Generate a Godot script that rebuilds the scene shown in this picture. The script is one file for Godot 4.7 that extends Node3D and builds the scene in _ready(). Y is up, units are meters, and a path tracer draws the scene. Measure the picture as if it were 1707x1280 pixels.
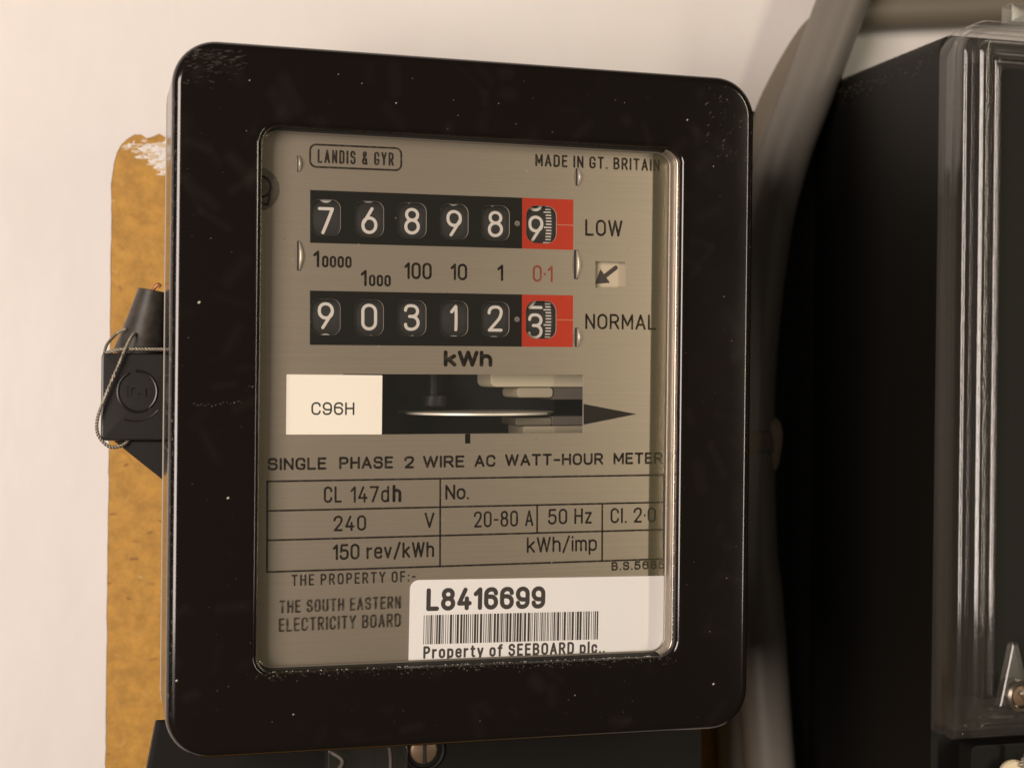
extends Node3D
# A single-phase electricity meter in a black case on a painted chipboard wall, close up. Lengths below are in millimetres.

const MM := 0.001
const DIAL_TILT := 0.009      # the dial plate sits a touch askew in its case
var rng := RandomNumberGenerator.new()
var used := {}
var M := {}
var glyphs := {}

# ---------------------------------------------------------------- mesh collector
class Mesher:
	var p := PackedVector3Array()
	var uv := PackedVector2Array()
	var plan := Rect2()          # planar xy mapping when no own uv is given

	func tri(a: Vector3, b: Vector3, c: Vector3, ua = null, ub = null, uc = null) -> void:
		p.append(a); p.append(b); p.append(c)
		if ua == null:
			for v in [a, b, c]:
				uv.append(Vector2((v.x - plan.position.x) / plan.size.x, 1.0 - (v.y - plan.position.y) / plan.size.y) if plan.size.x > 0.0 else Vector2.ZERO)
		else:
			uv.append(ua); uv.append(ub); uv.append(uc)

	func quad(a: Vector3, b: Vector3, c: Vector3, d: Vector3) -> void:
		tri(a, b, c); tri(a, c, d)

	func fan(loop: PackedVector3Array, flip := false) -> void:
		var m := Vector3.ZERO
		for v in loop:
			m += v
		m /= loop.size()
		for i in loop.size():
			var a := loop[i]
			var b := loop[(i + 1) % loop.size()]
			if flip: tri(m, b, a)
			else: tri(m, a, b)

	func strip(l0: PackedVector3Array, l1: PackedVector3Array, closed := true) -> void:
		var n := l0.size()
		for i in (n if closed else n - 1):
			var j := (i + 1) % n
			quad(l0[i], l0[j], l1[j], l1[i])

	func loft(loops: Array, cap0 := true, cap1 := true) -> void:
		if cap0: fan(loops[0], true)
		for i in loops.size() - 1:
			strip(loops[i], loops[i + 1])
		if cap1: fan(loops[-1])

	func extrude(poly: PackedVector2Array, z0: float, z1: float, bevel := 0.0) -> void:
		var idx := Geometry2D.triangulate_polygon(poly)
		var top := poly
		if bevel > 0.0:
			var off := Geometry2D.offset_polygon(poly, -bevel, Geometry2D.JOIN_MITER)
			if off.size() == 1 and off[0].size() == poly.size():
				# offset_polygon may start at another corner: take the nearest
				var best := 0
				for k in poly.size():
					if off[0][k].distance_to(poly[0]) < off[0][best].distance_to(poly[0]): best = k
				top = PackedVector2Array()
				for k in poly.size():
					top.append(off[0][(best + k) % poly.size()])
		for k in range(0, idx.size(), 3):
			tri(v3(top[idx[k]], z1), v3(top[idx[k + 1]], z1), v3(top[idx[k + 2]], z1))
			tri(v3(poly[idx[k]], z0), v3(poly[idx[k + 2]], z0), v3(poly[idx[k + 1]], z0))
		var turn := 1.0 if idx.size() == 0 or (poly[idx[1]] - poly[idx[0]]).cross(poly[idx[2]] - poly[idx[0]]) > 0.0 else -1.0
		var area := 0.0
		for k in poly.size():
			area += poly[k].cross(poly[(k + 1) % poly.size()])
		for k in poly.size():
			var j := (k + 1) % poly.size()
			var zs := z1 - bevel
			if (area > 0.0) == (turn > 0.0):
				quad(v3(poly[k], z0), v3(poly[j], z0), v3(poly[j], zs), v3(poly[k], zs))
				if bevel > 0.0: quad(v3(poly[k], zs), v3(poly[j], zs), v3(top[j], z1), v3(top[k], z1))
			else:
				quad(v3(poly[j], z0), v3(poly[k], z0), v3(poly[k], zs), v3(poly[j], zs))
				if bevel > 0.0: quad(v3(poly[j], zs), v3(poly[k], zs), v3(top[k], z1), v3(top[j], z1))

	func v3(v: Vector2, z: float) -> Vector3:
		return Vector3(v.x, v.y, z)

	func lathe(profile: Array, at: Vector3, axis: Vector3, n := 32) -> void:    # profile of (radius, height)
		var z := axis.normalized()
		var x := z.cross(Vector3.UP if absf(z.y) < 0.9 else Vector3.RIGHT).normalized()
		var y := z.cross(x)
		var loops := []
		for q in profile:
			var loop := PackedVector3Array()
			for i in n:
				var a := TAU * i / n
				loop.append(at + z * q.y + (x * cos(a) + y * sin(a)) * maxf(q.x, 0.0005))
			loops.append(loop)
		loft(loops)

	func tube(path: PackedVector3Array, r: float, n := 14, taper := 1.0) -> void:
		var t := (path[1] - path[0]).normalized()
		var x := t.cross(Vector3(0.31, 0.2, 0.93)).normalized()
		var loops := []
		for k in path.size():
			var d := (path[mini(k + 1, path.size() - 1)] - path[maxi(k - 1, 0)]).normalized()
			x = (x - d * x.dot(d)).normalized()
			var y := d.cross(x)
			var loop := PackedVector3Array()
			var rr := r * lerpf(1.0, taper, float(k) / (path.size() - 1))
			for i in n:
				var a := TAU * i / n
				loop.append(path[k] + (x * cos(a) + y * sin(a)) * rr)
			loops.append(loop)
		loft(loops)

	func mesh(crease := 38.0, closed := true) -> ArrayMesh:
		var n := p.size()
		if closed:
			var vol := 0.0
			var mid := p[0]
			for i in range(0, n, 3):
				vol += (p[i] - mid).dot((p[i + 2] - mid).cross(p[i + 1] - mid))
			if vol < 0.0:        # clockwise front faces look outwards
				for i in range(0, n, 3):
					var s := p[i + 1]; p[i + 1] = p[i + 2]; p[i + 2] = s
					var su := uv[i + 1]; uv[i + 1] = uv[i + 2]; uv[i + 2] = su
		var fn := PackedVector3Array()
		fn.resize(n / 3)
		var at := {}
		for i in range(0, n, 3):
			fn[i / 3] = (p[i + 2] - p[i]).cross(p[i + 1] - p[i])
			for k in 3:
				var key := Vector3i((p[i + k] * 2000.0).round())
				if at.has(key): at[key].append(i / 3)
				else: at[key] = [i / 3]
		var nn := PackedVector3Array()
		nn.resize(n)
		var lim := cos(deg_to_rad(crease))
		for i in n:
			var own := fn[i / 3].normalized()
			var sum := Vector3.ZERO
			for f in at[Vector3i((p[i] * 2000.0).round())]:
				if fn[f].normalized().dot(own) >= lim:
					sum += fn[f]
			nn[i] = sum.normalized() if sum.length() > 0.0 else Vector3.BACK
		var q := PackedVector3Array()
		q.resize(n)
		for i in n:
			q[i] = p[i] * 0.001
		var arr := []
		arr.resize(Mesh.ARRAY_MAX)
		arr[Mesh.ARRAY_VERTEX] = q
		arr[Mesh.ARRAY_NORMAL] = nn
		arr[Mesh.ARRAY_TEX_UV] = uv
		var am := ArrayMesh.new()
		am.add_surface_from_arrays(Mesh.PRIMITIVE_TRIANGLES, arr)
		return am

func rr(x0: float, y0: float, x1: float, y1: float, r: float, z: float, n := 8, low := -1.0) -> PackedVector3Array:
	var out := PackedVector3Array()
	r = maxf(r, 0.002)
	var l := r if low < 0.0 else maxf(low, 0.002)     # radius of the two lower corners
	for c in [[x1 - r, y1 - r, 0.0, r], [x0 + r, y1 - r, 90.0, r], [x0 + l, y0 + l, 180.0, l], [x1 - l, y0 + l, 270.0, l]]:
		for i in n + 1:
			var a := deg_to_rad(c[2] + 90.0 * i / n)
			out.append(Vector3(c[0] + cos(a) * c[3], c[1] + sin(a) * c[3], z))
	return out

func inset(b: Array, d: float, z: float, n := 8) -> PackedVector3Array:     # b = [x0, y0, x1, y1, r]
	return rr(b[0] + d, b[1] + d, b[2] - d, b[3] - d, maxf(b[4] - d, 0.05), z, n)

func slab(x0: float, y0: float, z0: float, x1: float, y1: float, z1: float, r := 0.6, c := 0.4) -> Mesher:
	var m := Mesher.new()
	var b := [x0, y0, x1, y1, r]
	m.loft([inset(b, c, z0, 4), inset(b, 0.0, z0 + c, 4), inset(b, 0.0, z1 - c, 4), inset(b, c * 0.3, z1 - c * 0.3, 4), inset(b, c, z1, 4)])
	return m

func smooth(points: Array, steps := 10) -> PackedVector3Array:
	var c := Curve3D.new()
	for i in points.size():
		var a: Vector3 = points[maxi(i - 1, 0)]
		var b: Vector3 = points[mini(i + 1, points.size() - 1)]
		c.add_point(points[i], -(b - a) / 6.0, (b - a) / 6.0)
	var out := PackedVector3Array()
	for i in points.size() - 1:
		for k in steps:
			out.append(c.sample(i, float(k) / steps))
	out.append(points[-1])
	return out

# ---------------------------------------------------------------- scene helpers
func numbered(called: String) -> String:
	if not used.has(called):
		used[called] = 0
		return called
	used[called] += 1
	return "%s_%03d" % [called, used[called]]

func thing(called: String, label: String, category: String, at := Vector3.ZERO, group := "") -> Node3D:
	var o := Node3D.new()
	o.name = numbered(called)
	o.position = at * MM
	add_child(o)
	tag(o, label, category, group)
	return o

func tag(o: Node, label: String, category: String, group := "") -> void:
	o.set_meta("label", label)
	o.set_meta("category", category)
	if group: o.set_meta("group", group)

func part(called: String, m, material: Material, parent: Node, crease := 38.0, closed := true) -> MeshInstance3D:
	var o := MeshInstance3D.new()
	o.name = called
	o.mesh = m.mesh(crease, closed) if m is Mesher else m
	o.material_override = material
	o.cast_shadow = GeometryInstance3D.SHADOW_CASTING_SETTING_ON
	parent.add_child(o, true)
	return o

func lin(r: float, g: float, b: float, a := 1.0) -> Color:
	var c := Color(r, g, b).linear_to_srgb()
	c.a = a
	return c

func mat(c: Color, rough := 0.5, metal := 0.0, spec := 0.5) -> StandardMaterial3D:
	var m := StandardMaterial3D.new()
	m.albedo_color = c
	m.roughness = rough
	m.metallic = metal
	m.metallic_specular = spec
	return m

func clear(c: Color, rough := 0.05) -> StandardMaterial3D:
	var m := mat(c, rough)
	m.transparency = BaseMaterial3D.TRANSPARENCY_ALPHA
	return m

func noise_tex(freq: float, ramp: Array, seed_ := 1, size := 512, octaves := 4, kind := FastNoiseLite.TYPE_SIMPLEX_SMOOTH) -> NoiseTexture2D:
	var f := FastNoiseLite.new()
	f.noise_type = kind
	f.seed = seed_
	f.frequency = freq
	f.fractal_octaves = octaves
	var t := NoiseTexture2D.new()
	t.width = size
	t.height = size
	t.seamless = true
	t.noise = f
	var g := Gradient.new()
	g.set_color(0, ramp[0])
	g.set_color(1, ramp[1])
	t.color_ramp = g
	return t

# ---------------------------------------------------------------- printing: a stroke alphabet drawn into textures
func make_glyphs() -> void:
	var g := {
		"0": "0.5|0,0 0,1 .5,1 .5,0 c", "1": "0.22|0,.76 .22,1! .22,0", "2": "0.5|0,.74 0,1 .5,1 .5,.6 .02,0! .5,0",
		"3": "0.5|0,.8 0,1 .48,1 .48,.54 .16,.54|.16,.54 .5,.54 .5,0 0,0 0,.2", "4": "0.52|.3,1 0,.26! .52,.26|.38,.52 .38,0",
		"5": "0.5|.46,1 .06,1! .03,.52! .1,.62 .5,.62 .5,0 0,0 0,.2", "6": "0.5|.36,1 .04,.42|0,0 0,.6 .5,.6 .5,0 c", "7": "0.5|0,1 .5,1! .14,0",
		"8": "0.5|0,0 0,.54 .5,.54 .5,0 c|.03,.54 .03,1 .47,1 .47,.54 c", "9": "0.5|.14,0 .46,.58|0,.4 0,1 .5,1 .5,.4 c",
		"б": "0.5|.49,.78 .49,1 0,1 0,0 .5,0 .5,.6 .02,.6", "g9": "0.5|.01,.22 .01,0 .5,0 .5,1 0,1 0,.4 .48,.4",
		"A": "0.54|0,0 .27,1! .54,0|.09,.3 .45,.3", "B": "0.5|0,.53 0,1! .46,1 .46,.53 0,.53|0,.53 .5,.53 .5,0 0,0! 0,.53", "C": "0.5|.5,.74 .5,1 0,1 0,0 .5,0 .5,.26",
		"D": "0.5|0,0! 0,1! .5,1 .5,0 c", "E": "0.42|.42,1 0,1! 0,0! .42,0|0,.53 .37,.53", "F": "0.42|.42,1 0,1! 0,0|0,.53 .37,.53", "G": "0.5|.5,.74 .5,1 0,1 0,0 .5,0 .5,.4! .32,.4",
		"H": "0.5|0,0 0,1|.5,0 .5,1|0,.52 .5,.52", "I": "0|0,0 0,1", "L": "0.42|0,1 0,0! .42,0", "M": "0.62|0,0 0,1! .31,.25! .62,1! .62,0", "N": "0.5|0,0 0,1! .5,0! .5,1",
		"O": "0.52|0,0 0,1 .52,1 .52,0 c", "P": "0.48|0,0 0,1! .48,1 .48,.46 0,.46", "R": "0.5|0,0 0,1! .48,1 .48,.47 0,.47|.26,.47 .5,0",
		"S": "0.5|.48,.78 .48,1 .01,1 .01,.53 .5,.53 .5,0 0,0 0,.22", "T": "0.5|0,1 .5,1|.25,1 .25,0", "U": "0.5|0,1 0,0 .5,0 .5,1", "V": "0.54|0,1 .27,0! .54,1",
		"W": "0.8|0,1 .2,0! .4,1! .6,0! .8,1", "Y": "0.52|0,1 .26,.46! .52,1|.26,.46 .26,0", "Q": "0.5|0,0 0,1 .5,1 .5,0 c|.3,.25 .52,-.05",
		"&": "0.56|.56,0 .1,.72 .1,1 .42,1 .42,.68 0,.4 0,0 .44,0 .5,.42", "k": "0.42|0,0 0,1|.4,.7 .02,.3|.14,.42 .42,0", "h": "0.42|0,0 0,1|0,.3 0,.72 .42,.72 .42,0",
		"d": "0.42|0,0 0,.72 .42,.72 .42,0 c|.42,0 .42,1", "o": "0.44|0,0 0,.72 .44,.72 .44,0 c", "r": "0.28|0,0 0,.72|0,.3 0,.7 .28,.7", "e": "0.44|.02,.38 .44,.38! .44,.72 0,.72 0,0 .44,0 .44,.14",
		"v": "0.42|0,.72 .21,0! .42,.72", "z": "0.38|0,.72 .38,.72! 0,0! .38,0", "l": "0|0,0 0,1", "i": "0|0,0 0,.7|0,.97 0,1", "m": "0.66|0,0 0,.72|0,.3 0,.72 .33,.72 .33,0|.33,.3 .33,.72 .66,.72 .66,0",
		"p": "0.44|0,0 0,.72 .44,.72 .44,0 c|0,-.28 0,.72", "t": "0.3|.12,.95 .12,0 .3,0|0,.72 .3,.72", "y": "0.44|0,.72 .22,.02!|.44,.72 .14,-.28", "f": "0.3|.32,1 .12,1 .12,0|0,.72 .3,.72",
		"c": "0.42|.42,.52 .42,.72 0,.72 0,0 .42,0 .42,.2", ".": "0|0,0 0,.01", "-": "0.26|0,.44 .26,.44", "/": "0.38|0,-.1 .38,1.06", ":": "0|0,.05 0,.06|0,.6 0,.61", "·": "0|0,.46 0,.48", "_": "0.34|0,.44 .34,.44",
	}
	for k in g:
		var bits: PackedStringArray = g[k].split("|")
		var strokes := []
		for s in bits.slice(1):
			var pts := PackedVector2Array()
			var sharp := []
			var loop := false
			for w in s.split(" "):
				if w == "c":
					loop = true
					continue
				sharp.append(w.ends_with("!"))
				var xy: PackedStringArray = w.trim_suffix("!").split(",")
				pts.append(Vector2(float(xy[0]), float(xy[1])))
			strokes.append([pts, sharp, loop])
		glyphs[k] = [float(bits[0]), strokes]

func rounded(pts: PackedVector2Array, sharp: Array, loop: bool, r: float) -> PackedVector2Array:
	var out := PackedVector2Array()
	var n := pts.size()
	for i in n:
		if (not loop and (i == 0 or i == n - 1)) or sharp[i]:
			out.append(pts[i])
			continue
		var a := pts[(i + n - 1) % n]
		var b := pts[i]
		var c := pts[(i + 1) % n]
		var la := (a - b).length()
		var lc := (c - b).length()
		var ha := la if not loop and i == 1 else la * 0.5
		var hc := lc if not loop and i == n - 2 else lc * 0.5
		var d := minf(r, minf(ha, hc))
		var p0 := b + (a - b) / la * d
		var p1 := b + (c - b) / lc * d
		for k in 7:
			var t := k / 6.0
			# a quarter ellipse-like arc
			out.append(p0.bezier_interpolate(p0.lerp(b, 0.56), p1.lerp(b, 0.56), p1, t))
	if loop:
		out.append(out[0])
	return out

class Sheet:                        # an image that is drawn on in millimetres
	var im: Image
	var area: Rect2
	var k: float
	var mottle: FastNoiseLite
	func _init(w: int, h: int, r: Rect2, base: Color) -> void:
		im = Image.create_empty(w, h, false, Image.FORMAT_RGB8)
		im.fill(base)
		area = r
		k = w / r.size.x
	func to_px(v: Vector2) -> Vector2:
		return Vector2((v.x - area.position.x) * k, (area.end.y - v.y) * k)
	func rect(x0: float, y0: float, x1: float, y1: float, c: Color) -> void:
		var a := to_px(Vector2(x0, y1)).round()
		var b := to_px(Vector2(x1, y0)).round()
		im.fill_rect(Rect2i(a, b - a), c)
	func strokes(lines: Array, half: float, c: Color, alpha := 1.0, soft := 0.6, worn: FastNoiseLite = null) -> void:
		var lo := Vector2(1e9, 1e9)
		var hi := -lo
		var all := []
		for l in lines:
			var q := PackedVector2Array()
			for v in l:
				var s := to_px(v)
				q.append(s)
				lo = lo.min(s)
				hi = hi.max(s)
			all.append(q)
		var rad := half * k
		var m := rad + soft + 1.0
		var x0 := maxi(int(lo.x - m), 0)
		var y0 := maxi(int(lo.y - m), 0)
		var x1 := mini(int(hi.x + m) + 1, im.get_width() - 1)
		var y1 := mini(int(hi.y + m) + 1, im.get_height() - 1)
		var w := x1 - x0 + 1
		if w <= 0 or y1 < y0: return
		var dist := PackedFloat32Array()
		dist.resize(w * (y1 - y0 + 1))
		dist.fill(1e9)
		for q in all:
			for i in q.size() - 1:
				var a: Vector2 = q[i]
				var ab: Vector2 = q[i + 1] - a
				var ll := maxf(ab.length_squared(), 1e-9)
				var sx0 := maxi(int(minf(a.x, a.x + ab.x) - m), x0)
				var sx1 := mini(int(maxf(a.x, a.x + ab.x) + m) + 1, x1)
				var sy0 := maxi(int(minf(a.y, a.y + ab.y) - m), y0)
				var sy1 := mini(int(maxf(a.y, a.y + ab.y) + m) + 1, y1)
				for y in range(sy0, sy1 + 1):
					for x in range(sx0, sx1 + 1):
						var pa := Vector2(x + 0.5, y + 0.5) - a
						var d := (pa - ab * clampf(pa.dot(ab) / ll, 0.0, 1.0)).length()
						var at := (y - y0) * w + x - x0
						if d < dist[at]: dist[at] = d
		for y in range(y0, y1 + 1):
			for x in range(x0, x1 + 1):
				var cov := clampf((rad - dist[(y - y0) * w + x - x0]) / (2.0 * soft) + 0.5, 0.0, 1.0) * alpha
				if cov > 0.0 and mottle:
					cov *= clampf(0.93 + 0.45 * mottle.get_noise_2d(x, y), 0.0, 1.0)
				if worn and cov > 0.0:
					cov *= clampf(0.85 + 0.8 * worn.get_noise_2d(x, y), 0.0, 1.0)
				if cov > 0.003:
					im.set_pixel(x, y, im.get_pixel(x, y).lerp(c, cov))

func write(sh: Sheet, text: String, x0: float, x1: float, y: float, h: float, s: float, c: Color, gap := 0.35, alpha := 1.0, sans := false, worn: FastNoiseLite = null, soft := 0.6) -> void:
	# fits text between x0 and x1 on the baseline y; h is the height of a capital, s the width of a stroke
	var sum := 0.0
	var fixed := 0.0
	var n := text.length()
	for i in n:
		var ch := text[i]
		if ch == " ":
			fixed += h * 0.34
			continue
		sum += glyphs[ch][0] * (h - s)
		fixed += s + (gap if i < n - 1 else 0.0)
	var kx := (x1 - x0 - fixed) / maxf(sum, 0.001)
	var x := x0
	for i in n:
		var ch := text[i]
		if ch == " ":
			x += h * 0.34
			continue
		var key := ch
		if sans and ch == "6": key = "б"
		if sans and ch == "9": key = "g9"
		var gl: Array = glyphs[key]
		var lines := []
		for st in gl[1]:
			var pts := PackedVector2Array()
			for v in st[0]:
				pts.append(Vector2(x + s / 2 + v.x * (h - s) * kx, y + s / 2 + v.y * (h - s)))
			lines.append(rounded(pts, st[1], st[2], 0.27 * (h - s) * minf(kx, 1.25)))
		sh.strokes(lines, s / 2, c, alpha, soft, worn)
		x += gl[0] * (h - s) * kx + s + gap

# ---------------------------------------------------------------- materials
func make_materials() -> void:
	M.bakelite = mat(lin(0.013, 0.011, 0.009), 0.3)
	M.bakelite.roughness_texture = noise_tex(0.012, [Color(0.75, 0.75, 0.75), Color(1, 1, 1)], 5)
	M.bakelite.roughness = 0.34
	M.case_black = mat(lin(0.0045, 0.0036, 0.0028), 0.6, 0.0, 0.35)
	M.inside = mat(lin(0.012, 0.011, 0.01), 0.7)
	M.lug = mat(lin(0.010, 0.008, 0.0065), 0.36)
	M.boss = mat(lin(0.055, 0.047, 0.037), 0.45)
	M.boss.heightmap_enabled = false
	M.boss.albedo_texture = noise_tex(0.03, [Color(0.55, 0.55, 0.55), Color(1, 1, 1)], 31, 256)
	M.boss.uv1_triplanar = true
	M.boss.uv1_scale = Vector3(40, 40, 40)
	M.pale_strip = mat(lin(0.42, 0.38, 0.31), 0.6)
	M.chrome = mat(lin(0.3, 0.265, 0.22), 0.28, 0.9)
	M.tab = mat(lin(0.7, 0.64, 0.54), 0.32, 0.55)
	M.cut = mat(lin(0.45, 0.4, 0.33), 0.4, 0.3)
	M.disc = mat(lin(0.78, 0.74, 0.62), 0.45, 0.25)
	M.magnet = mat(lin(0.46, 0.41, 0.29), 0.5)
	M.magnet_reflected = mat(lin(0.1, 0.085, 0.06), 0.5)  # darker copy, for the magnet's reflection below the disc
	M.step_and_reflection = mat(lin(0.27, 0.235, 0.165), 0.5)
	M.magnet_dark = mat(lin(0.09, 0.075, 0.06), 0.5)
	M.spindle = mat(lin(0.022, 0.018, 0.015), 0.5, 0.1)
	M.glass = clear(Color(0.9, 0.92, 0.88, 0.015), 0.0)
	M.olive_film = clear(lin(0.07, 0.068, 0.014, 0.36), 0.2)
	M.wire = mat(lin(0.3, 0.265, 0.205), 0.5, 0.5)
	M.copper = mat(lin(0.6, 0.26, 0.13), 0.35, 0.8)
	M.brass = mat(lin(0.2, 0.135, 0.085), 0.45, 0.5)
	M.clear_cover = clear(lin(0.34, 0.29, 0.25, 0.032), 0.1)
	M.clear_cover.roughness = 0.09
	M.clear_part = clear(lin(0.2, 0.19, 0.15, 0.06), 0.2)
	M.cream = mat(lin(0.7, 0.6, 0.4), 0.55)
	M.clip = mat(lin(0.3, 0.25, 0.19), 0.5)
	M.cable = mat(lin(0.165, 0.15, 0.128), 0.5)
	M.cable.roughness_texture = noise_tex(0.02, [Color(0.8, 0.8, 0.8), Color(1, 1, 1)], 8)
	M.cable_dark = mat(lin(0.16, 0.135, 0.1), 0.55)

func paint_material() -> StandardMaterial3D:
	var m := mat(Color.WHITE, 0.45)
	m.albedo_texture = noise_tex(0.006, [lin(0.74, 0.705, 0.665), lin(0.79, 0.76, 0.725)], 21, 512, 5)
	m.uv1_triplanar = true
	m.uv1_world_triplanar = true
	m.uv1_scale = Vector3(4, 2.2, 4)
	m.normal_enabled = true
	var t := noise_tex(0.02, [Color.BLACK, Color.WHITE], 22, 512, 4)
	t.as_normal_map = true
	t.bump_strength = 3.0
	t.color_ramp = null
	m.normal_texture = t
	m.normal_scale = 0.12
	return m

func chipboard_material() -> StandardMaterial3D:
	var w := 1024
	var base := lin(0.46, 0.243, 0.042)
	var sh := Sheet.new(w, w, Rect2(-100, -120, 220, 220), base)
	var tones := [lin(0.5, 0.27, 0.05), lin(0.4, 0.195, 0.026), lin(0.47, 0.245, 0.04), lin(0.36, 0.165, 0.02), lin(0.56, 0.34, 0.1)]
	var cloud := FastNoiseLite.new()
	cloud.seed = 12
	cloud.frequency = 0.03
	cloud.fractal_octaves = 5
	cloud.fractal_gain = 0.75
	for y in w:
		for x in w:
			var f := 1.0 + 0.17 * cloud.get_noise_2d(x, y)
			sh.im.set_pixel(x, y, Color(base.r * f, base.g * f, base.b * f))
	for i in 5200:
		var at := Vector2(rng.randf_range(-100, 120), rng.randf_range(-120, 100))
		var a := rng.randf_range(-1.5, 1.5)
		var l := rng.randf_range(0.1, 0.9)
		var d := Vector2(cos(a), sin(a)) * l
		sh.strokes([PackedVector2Array([at - d, at + d])], rng.randf_range(0.15, 0.6), tones[rng.randi() % tones.size()], rng.randf_range(0.15, 0.5), 1.3)
	for i in 520:
		var at := Vector2(rng.randf_range(-100, 120), rng.randf_range(-120, 100))
		var dark := rng.randf() < 0.6
		var l := rng.randf_range(0.1, 0.8)
		var d := Vector2(l, rng.randf_range(-0.3, 0.3))
		sh.strokes([PackedVector2Array([at - d, at + d])], rng.randf_range(0.1, 0.35), lin(0.17, 0.07, 0.02) if dark else lin(0.68, 0.5, 0.28), rng.randf_range(0.3, 0.75), 1.0)
	var m := mat(Color.WHITE, 0.6)
	m.albedo_texture = ImageTexture.create_from_image(sh.im)
	return m

func cover_material() -> StandardMaterial3D:
	var w := 1280
	var sh := Sheet.new(w, 1446, Rect2(-67, -76, 134, 151.4), lin(0.0075, 0.006, 0.0048))
	# faint smears of dust, then specks, nicks and scuffs
	for i in 260:
		var at := Vector2(rng.randf_range(-64, 64), rng.randf_range(-73, 73))
		var d := Vector2(rng.randf_range(-1, 1), rng.randf_range(-1, 1)) * rng.randf_range(0.5, 5.0)
		sh.strokes([PackedVector2Array([at - d, at + d])], rng.randf_range(0.3, 1.6), lin(0.05, 0.044, 0.037), rng.randf_range(0.04, 0.16), 8.0)
	for i in 230:
		var at := Vector2(rng.randf_range(-64, 64), rng.randf_range(-73, 73))
		sh.strokes([PackedVector2Array([at, at + Vector2(rng.randf_range(-0.2, 0.2), rng.randf_range(-0.15, 0.15))])], rng.randf_range(0.02, 0.09), lin(0.3, 0.28, 0.24), rng.randf_range(0.15, 0.7), 0.6)
	for v in [[-48.5, 66, 0.17], [-17.6, 63.2, 0.19], [-42, 49.8, 0.1], [49, 63.5, 0.24], [-49, 55.5, 0.1], [55.5, 53.4, 0.16], [-58.3, 19.7, 0.34], [-52, -20.6, 0.3], [-38, -66.1, 0.2], [24, -65, 0.15], [57, -64, 0.3], [-62, -58, 0.28], [-4, 61.4, 0.1], [5, 64.5, 0.12], [-30, 68.5, 0.13], [-25, 66.9, 0.13], [58.5, 24, 0.12], [60.5, 14, 0.1], [-56, 33, 0.09], [-47.2, 2.5, 0.12], [60, -40, 0.12], [56, -52, 0.1], [9, 60.3, 0.1], [34, 66.5, 0.1]]:
		var at := Vector2(v[0], v[1])
		sh.strokes([PackedVector2Array([at, at + Vector2(v[2] * 0.5, v[2] * 0.4)])], v[2] * 0.62, lin(0.62, 0.58, 0.5), 0.95, 0.7)
	for i in 150:        # the rubbed upper left corner
		var at := Vector2(-62 + rng.randf() * 12.0, 71.8 - rng.randf() * rng.randf() * 8.5)
		var d := Vector2(rng.randf_range(0.1, 1.1), rng.randf_range(-0.15, 0.45))
		sh.strokes([PackedVector2Array([at, at + d])], rng.randf_range(0.03, 0.15), lin(0.13, 0.12, 0.1), rng.randf_range(0.1, 0.45), 0.8)
	for i in 60:         # upper right corner
		var at := Vector2(53 + rng.randf() * 11.0, 71.5 - rng.randf() * 17.0)
		sh.strokes([PackedVector2Array([at, at + Vector2(rng.randf_range(0.1, 0.5), rng.randf_range(0, 0.6))])], rng.randf_range(0.03, 0.1), lin(0.22, 0.21, 0.17), rng.randf_range(0.2, 0.7), 0.6)
	for i in 14:         # a row of nicks on the left stile
		var at := Vector2(-59.2 + i * 0.75, -0.8 + rng.randf_range(-0.35, 0.35) - (0.5 if i < 7 else 0.0))
		sh.strokes([PackedVector2Array([at, at + Vector2(rng.randf_range(0.1, 0.5), rng.randf_range(-0.25, 0.25))])], 0.06, lin(0.5, 0.46, 0.4), rng.randf_range(0.3, 0.9), 0.6)
	for i in 260:        # worn left edge and dusty lower lip of the opening
		var at := Vector2(-64.4 + rng.randf() * 1.6, rng.randf_range(-66, 62))
		sh.strokes([PackedVector2Array([at, at + Vector2(0, rng.randf_range(0.1, 0.9))])], rng.randf_range(0.03, 0.09), lin(0.4, 0.37, 0.32), rng.randf_range(0.1, 0.5), 0.6)
	for i in 420:
		var at := Vector2(rng.randf_range(-46, 48), -57.3 - absf(rng.randfn(0.0, 1.0)) * 0.75)
		sh.strokes([PackedVector2Array([at, at + Vector2(rng.randf_range(0, 0.25), 0)])], rng.randf_range(0.03, 0.11), lin(0.36, 0.31, 0.24), rng.randf_range(0.1, 0.6), 0.7)
	var m := mat(Color.WHITE, 0.15)
	m.albedo_texture = ImageTexture.create_from_image(sh.im)
	m.roughness_texture = noise_tex(0.008, [Color(0.7, 0.7, 0.7), Color(1, 1, 1)], 6)
	return m

# ---------------------------------------------------------------- dial print
const INK := Color(0.1, 0.065, 0.04)

func ink(sh: Sheet, text: String, x0: float, x1: float, y: float, h: float, s: float, c: Color, gap := 0.35, alpha := 1.0, sans := false) -> void:
	write(sh, text, x0, x1, y, h, s * 1.17, c, gap * 0.9, alpha, sans)

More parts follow.
